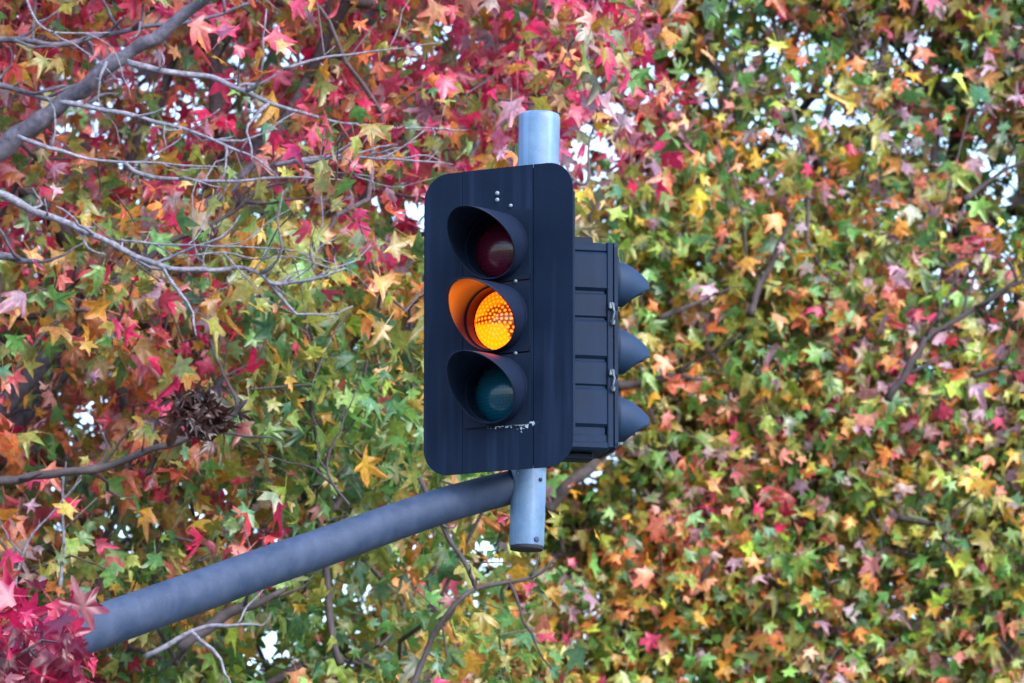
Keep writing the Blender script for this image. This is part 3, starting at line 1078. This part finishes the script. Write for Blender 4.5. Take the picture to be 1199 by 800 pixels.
    for ci in order:
        q = cand[ci]
        dv = NP[:cnt] - q
        d2 = dv[:, 0] ** 2 + dv[:, 1] ** 2 + (dv[:, 2] * 0.9 + 0.10) ** 2
        j = int(d2.argmin())
        dist = math.sqrt(((NP[j] - q) ** 2).sum())
        k = int(min(8, max(1, dist / 0.16)))
        pr = j
        p0 = NP[j].copy()
        for s in range(1, k + 1):
            f = s / k
            z = p0 + (q - p0) * f
            z = z + (np.array([0, 0, 0.10 * dist * math.sin(PI * f)]) + rng.normal(0, 0.022, 3) * min(1, dist) if s < k else 0)
            NP[cnt] = z; PA[cnt] = pr; pr = cnt; cnt += 1
        tips[ci] = pr
    for j in tips:
        while j >= 0:
            CN[j] += 1
            j = PA[j]
    # twig mesh: chains from every child upwards, 5-sided
    seg_c = np.nonzero(PA[:cnt] >= 0)[0]
    a = NP[PA[seg_c]]; c = NP[seg_c]
    rc = np.minimum(0.0032 * CN[seg_c] ** 0.46, 0.045)
    pa_r = np.minimum(0.0032 * np.maximum(CN[PA[seg_c]], 1) ** 0.46, 0.045)
    ra = np.where(PA[PA[seg_c]] >= 0, np.minimum(pa_r, rc * 1.35), rc * 1.1)
    t = c - a
    tn = np.linalg.norm(t, axis=1, keepdims=True); t = t / (tn + 1e-9)
    u = np.cross(t, np.array([0.31, 0.72, 0.62])); u /= np.linalg.norm(u, axis=1, keepdims=True) + 1e-9
    v = np.cross(t, u)
    ns = 5
    ang_ = 2 * PI * np.arange(ns) / ns
    ringd = u[:, None] * np.cos(ang_)[None, :, None] + v[:, None] * np.sin(ang_)[None, :, None]
    V0 = a[:, None] - t[:, None] * 0.004 + ringd * ra[:, None, None]
    V1 = c[:, None] + ringd * rc[:, None, None]
    VV = np.concatenate([V0, V1], 1) - base
    ii = np.arange(ns)
    q4 = np.stack([ii, (ii + 1) % ns, ns + (ii + 1) % ns, ns + ii], 1)
    FF = (q4[None] + (np.arange(len(seg_c)) * 2 * ns)[:, None, None]).reshape(-1)
    me = bpy.data.meshes.new('twigs')
    me.vertices.add(VV.shape[0] * 2 * ns)
    me.vertices.foreach_set('co', VV.astype(np.float32).reshape(-1))
    nf = len(seg_c) * ns
    me.loops.add(nf * 4)
    me.loops.foreach_set('vertex_index', FF.astype(np.int32))
    me.polygons.add(nf)
    me.polygons.foreach_set('loop_start', (np.arange(nf) * 4).astype(np.int32))
    me.polygons.foreach_set('loop_total', np.full(nf, 4, np.int32))
    me.update(calc_edges=True)
    me.materials.append(M_twig)
    o = bpy.data.objects.new('twigs', me)
    C.objects.link(o); o.parent = root
    # leaves
    npl = rng.poisson(leaves_per, len(cand)) + 2
    tw = np.repeat(np.arange(len(cand)), npl)
    n = len(tw)
    pos = cand[tw] + rng.normal(0, 1, (n, 3)) * np.array(spread)
    # some leaves further back along the twig
    back = (rng.random(n) < 0.3) & (tw < n_twigs)
    pp = NP[np.maximum(PA[tips[tw]], 0)]
    pos[back] = pp[back] + rng.normal(0, 0.07, (int(back.sum()), 3))
    px, py = proj(pos)
    gq = gap_reject(px, py, gaps, 0.48)
    ok = (gq > 1.0) & ((pos[:, 1] > 20.0) | ((px < 102 + 8 * rng.standard_normal(n)) & (py > 688 + 14 * rng.standard_normal(n)))) & ((pos[:, 1] > ylim - 0.35) | (tw >= n_twigs))
    pos, tw = pos[ok], tw[ok]
    n = len(pos)
    axis, nrm = orient(pos, ctr, n)
    size = leaf_size * np.exp(rng.normal(0, 0.32, n))
    size = np.clip(size, leaf_size * 0.42, leaf_size * 1.6)
    pxz, pyz = proj(pos)
    ca, cb = pick_colours(pos, tw, len(cand), (pxz, pyz))
    ca, cb = ca * bright, cb * bright
    low = pos[:, 1] < 20.0
    ca[low] *= 0.72          # a deeper crimson than the rest of the tree
    cb[low] *= 0.72
    leaves_mesh('crown', pos, axis, nrm, size, ca, cb, curls(n), M_leaf, root, base)
    print('tree leaves', n, 'twig segments', len(seg_c))
    return root


def pxr(wpx, Y):
    return wpx / 2 * Y / F


def HB(pts, w0, w1, Y, m, dY=0.0):
    return (polyline(pts, Y, dY, 0.03), pxr(w0 * 0.82, Y), pxr(w1 * 0.62, Y), m)


YB = 23.4
left_hand = [
    HB([(-330, 420), (-200, 330), (-90, 240), (0, 172), (35, 148), (75, 120), (110, 95), (140, 72), (175, 45), (215, 18), (260, -20), (330, -90)], 35, 17, YB + 0.5, M_bark, -0.6),
    HB([(-120, 40), (-10, 44), (30, 48), (70, 53), (110, 42), (150, 35), (190, 29), (235, 22), (280, 8), (325, -10)], 11, 6, YB + 0.3, M_bark),
    HB([(28, -6), (40, 22), (55, 36), (80, 39), (130, 37)], 4, 3, YB, M_twig_pale),
    HB([(-140, 70), (-10, 97), (25, 108), (60, 116), (100, 124), (125, 130)], 10, 7, YB + 0.35, M_bark),
    HB([(72, 120), (105, 126), (140, 132), (165, 138), (200, 146), (235, 158), (270, 172), (300, 186), (325, 205)], 8, 4, YB, M_twig_pale),
    HB([(148, 74), (190, 82), (240, 88), (265, 98), (300, 115), (340, 130), (380, 139), (420, 146), (480, 150), (548, 152)], 10, 3, YB, M_twig_pale),
    HB([(124, 74), (117, 92), (114, 120)], 5, 3, YB - 0.05, M_twig_pale),
    HB([(20, 160), (60, 174), (100, 184), (145, 190), (200, 192), (260, 196)], 7, 2.5, YB, M_twig_pale),
    HB([(145, 191), (165, 205), (210, 210), (260, 213), (310, 209), (350, 207), (405, 211)], 7, 3, YB, M_twig_pale),
    HB([(322, 193), (350, 188), (380, 184), (420, 183), (475, 188), (530, 192)], 7, 3, YB + 0.1, M_twig_pale),
    HB([(350, 189), (380, 200), (435, 206)], 4, 2.5, YB + 0.1, M_twig_pale),
    HB([(-180, 150), (-60, 205), (14, 233), (40, 246), (80, 262), (120, 280), (160, 300), (200, 315), (240, 316), (280, 315), (305, 320), (320, 332), (350, 330), (380, 322), (405, 313)], 13, 4, YB, M_twig_pale),
    HB([(140, 281), (180, 285), (230, 288), (290, 290), (345, 293), (378, 312)], 4, 2, YB, M_twig_pale),
    HB([(228, 300), (262, 296), (300, 304), (342, 300), (398, 318)], 3, 2, YB - 0.02, M_twig_pale),
    HB([(240, 316), (238, 304), (244, 286), (252, 272)], 3, 2, YB, M_twig_pale),
    HB([(320, 332), (345, 326), (365, 312), (372, 300)], 3.5, 2, YB, M_twig_pale),
    HB([(-100, 285), (0, 300), (20, 303), (46, 307)], 15, 10, YB + 0.3, M_bark),
    HB([(150, 330), (195, 285), (235, 270), (270, 250), (300, 225), (345, 212)], 10, 5, YB + 0.9, M_bark_dark),
    HB([(-260, 600), (-120, 580), (0, 562), (88, 551), (120, 545), (160, 533), (200, 520), (235, 507), (266, 492), (290, 470)], 17, 8, 23.7, M_bark_dark),
    HB([(-60, 385), (0, 362), (30, 372), (70, 362), (100, 330), (120, 300)], 16, 6, 25.2, M_bark_dark),
    HB([(398, 780), (386, 720), (381, 660), (369, 600), (373, 530), (364, 480), (369, 430), (360, 395)], 12, 5, 24.7, M_bark_dark),
    HB([(410, 592), (396, 575), (384, 550), (390, 520), (402, 500)], 5, 3, 23.9, M_bark_dark),
    HB([(170, 770), (235, 735), (270, 733), (305, 731)], 9, 4, 23.8, M_twig_pale),
    HB([(210, 760), (260, 722), (300, 705), (335, 688)], 20, 10, 24.2, M_bark_dark),
    HB([(490, 560), (520, 620), (545, 662), (556, 690)], 7, 9, 24.0, M_bark_dark),
    HB([(470, 830), (500, 760), (528, 712), (556, 690), (590, 682), (628, 674), (650, 655)], 10, 6, 24.4, M_bark_dark),
    HB([(70, 690), (75, 640), (72, 590), (78, 540)], 6, 3, 23.9, M_twig_pale),
    HB([(15, 700), (30, 640), (60, 600), (95, 560)], 5, 3, 23.9, M_twig_pale),
    HB([(650, 195), (686, 215), (690, 170), (700, 130)], 6, 3, 25.0, M_twig),
    HB([(330, 80), (380, 68), (440, 60), (520, 50)], 5, 2, 24.0, M_twig_pale),
]
tl_base = (-3.7, 26.6, 0)
# twig ends of the low bough that hangs forward past the mast arm, lower left
fore = []
for k in range(24):
    fore.append(P(random.uniform(-120, 84), random.uniform(722, 840), 18.0 + random.uniform(-0.25, 0.35)))
for k in range(16):
    fore.append(P(random.uniform(10, 96), random.uniform(722, 805), random.uniform(17.9, 18.4)))
for k in range(4):
    fore.append(P(random.uniform(120, 450), random.uniform(60, 330), random.uniform(23.0, 23.4)))
bough = [np.array((-3.62, 26.5, 2.4)), np.array((-3.3, 24.5, 3.6)), np.array((-2.7, 21.5, 3.9)), P(-190, 800, 19.2), P(-60, 780, 18.3), P(40, 765, 18.0)]
left_limbs = [
    ([(-3.65, 26.6, 3.0), (-2.9, 25.9, 4.6), (-2.0, 25.2, 5.9), (-1.0, 25.6, 7.0)], 0.075, 0.02),
    ([(-3.6, 26.6, 3.8), (-2.6, 27.4, 5.6), (-1.4, 28.0, 7.2), (-0.4, 28.1, 8.4)], 0.07, 0.018),
    ([(-3.6, 26.7, 4.4), (-3.2, 28.6, 6.0), (-2.6, 29.6, 8.0)], 0.06, 0.02),
    ([(-3.6, 26.6, 4.2), (-4.8, 26.2, 6.0), (-6.0, 26.0, 7.6)], 0.06, 0.02),
    ([(-3.5, 26.7, 5.0), (-2.8, 26.2, 7.4), (-1.8, 26.0, 9.4)], 0.06, 0.015),
    (bough, 0.055, 0.008),
]
tree1 = make_tree('near sweetgum tree on the left with crimson, orange and green leaves and bare grey twigs', tl_base,
                  (-3.0, 27.0, 7.0), (4.5, 3.5, 4.9), left_limbs, left_hand, 5200, 9.5, 0.066, GAPS_L, 3.0, 23.6, (0.15, 0.15, 0.14), extra=[fore], nzmin=-0.2, edge=lambda p: -0.05 + 0.65 * np.clip((p[:, 2] - 6.2) / 0.9, 0, 1))

right_hand = [
    HB([(1040, 470), (1058, 438), (1075, 415), (1085, 393), (1110, 382), (1140, 362), (1180, 338), (1240, 310)], 12, 8, 29.1, M_bark_dark),
    HB([(960, 230), (997, 189), (1027, 165), (1046, 142), (1076, 116), (1104, 86), (1122, 50)], 13, 6, 30.9, M_bark),
    HB([(1046, 142), (1050, 105), (1056, 71), (1072, 30), (1090, 0)], 8, 5, 30.9, M_bark),
    HB([(878, 370), (890, 335), (905, 305), (915, 280), (928, 250)], 12, 6, 29.6, M_bark_dark),
    HB([(835, 168), (850, 142), (862, 122), (872, 92), (895, 60), (918, 38)], 9, 5, 30.4, M_bark),
    HB([(915, 140), (940, 124), (960, 110), (990, 80)], 12, 6, 31.2, M_bark),
    HB([(720, 452), (760, 447), (790, 440), (825, 446)], 15, 8, 29.55, M_bark_dark),
    HB([(770, 375), (800, 362), (832, 350)], 10, 5, 29.2, M_bark_dark),
    HB([(1140, 440), (1160, 434), (1180, 429)], 8, 5, 29.6, M_bark_dark),
    HB([(1130, 235), (1160, 210), (1200, 188)], 9, 5, 29.3, M_bark_dark),
    HB([(1050, 605), (1080, 612), (1115, 618)], 9, 5, 29.7, M_bark_dark),
    HB([(640, 600), (665, 565), (692, 545), (716, 525)], 22, 14, 29.5, M_bark_dark),
    HB([(590, 765), (620, 735), (642, 710), (652, 685)], 14, 8, 30.2, M_bark_dark),
    HB([(590, 690), (640, 655), (690, 640), (740, 637)], 8, 5, 30.2, M_bark_dark),
    HB([(820, 680), (850, 640), (890, 620)], 8, 4, 29.8, M_bark_dark),
    HB([(1110, 120), (1150, 130), (1190, 150)], 6, 3, 30.6, M_twig),
]
right_limbs = [
    ([(2.2, 33.4, 3.4), (1.4, 32.4, 5.4), (0.6, 31.8, 7.0), (-0.2, 31.4, 8.6)], 0.08, 0.02),
    ([(2.2, 33.4, 4.0), (2.4, 32.0, 6.0), (2.3, 31.2, 8.0), (2.5, 31.0, 9.6)], 0.08, 0.02),
    ([(2.2, 33.4, 4.6), (3.6, 32.6, 6.6), (4.8, 32.2, 8.4)], 0.07, 0.02),
    ([(2.2, 33.4, 5.0), (1.4, 34.6, 7.4), (0.4, 35.2, 9.4)], 0.07, 0.02),
    ([(2.2, 33.4, 5.0), (3.2, 35.0, 7.4), (4.2, 35.6, 9.4)], 0.07, 0.02),
]
tree2 = make_tree('farther sweetgum tree on the right with small green, olive and orange leaves', (2.2, 33.6, 0),
                  (2.9, 34.2, 6.9), (6.4, 5.5, 5.4), right_limbs, right_hand, 13500, 12.0, 0.060, GAPS_L + GAPS_R, 40.0, 29.7, (0.17, 0.17, 0.15), nzmin=-0.42, inner=0.5, front=1.3, bright=1.35, behind=0.45)

# clump of dead brown leaves caught on the dark bough, left
n = 95
cc = P(232, 476, 23.4)
pos = cc + rng.normal(0, 1, (n, 3)) * np.array([0.050, 0.036, 0.036])
ax_, nr_ = orient(pos, cc + np.array([0, 0.4, 0]), n)
idx = np.full(n, KEYS.index('brown'))
br = np.exp(rng.normal(0, 0.4, (n, 1)))
leaves_mesh('dead_leaf_clump', pos, ax_, nr_, np.full(n, 0.045) * np.exp(rng.normal(0, 0.2, n)), COLA[idx] * br, COLB[idx] * br, curls(n, 1.8), M_leaf, tree1, np.array(tl_base))
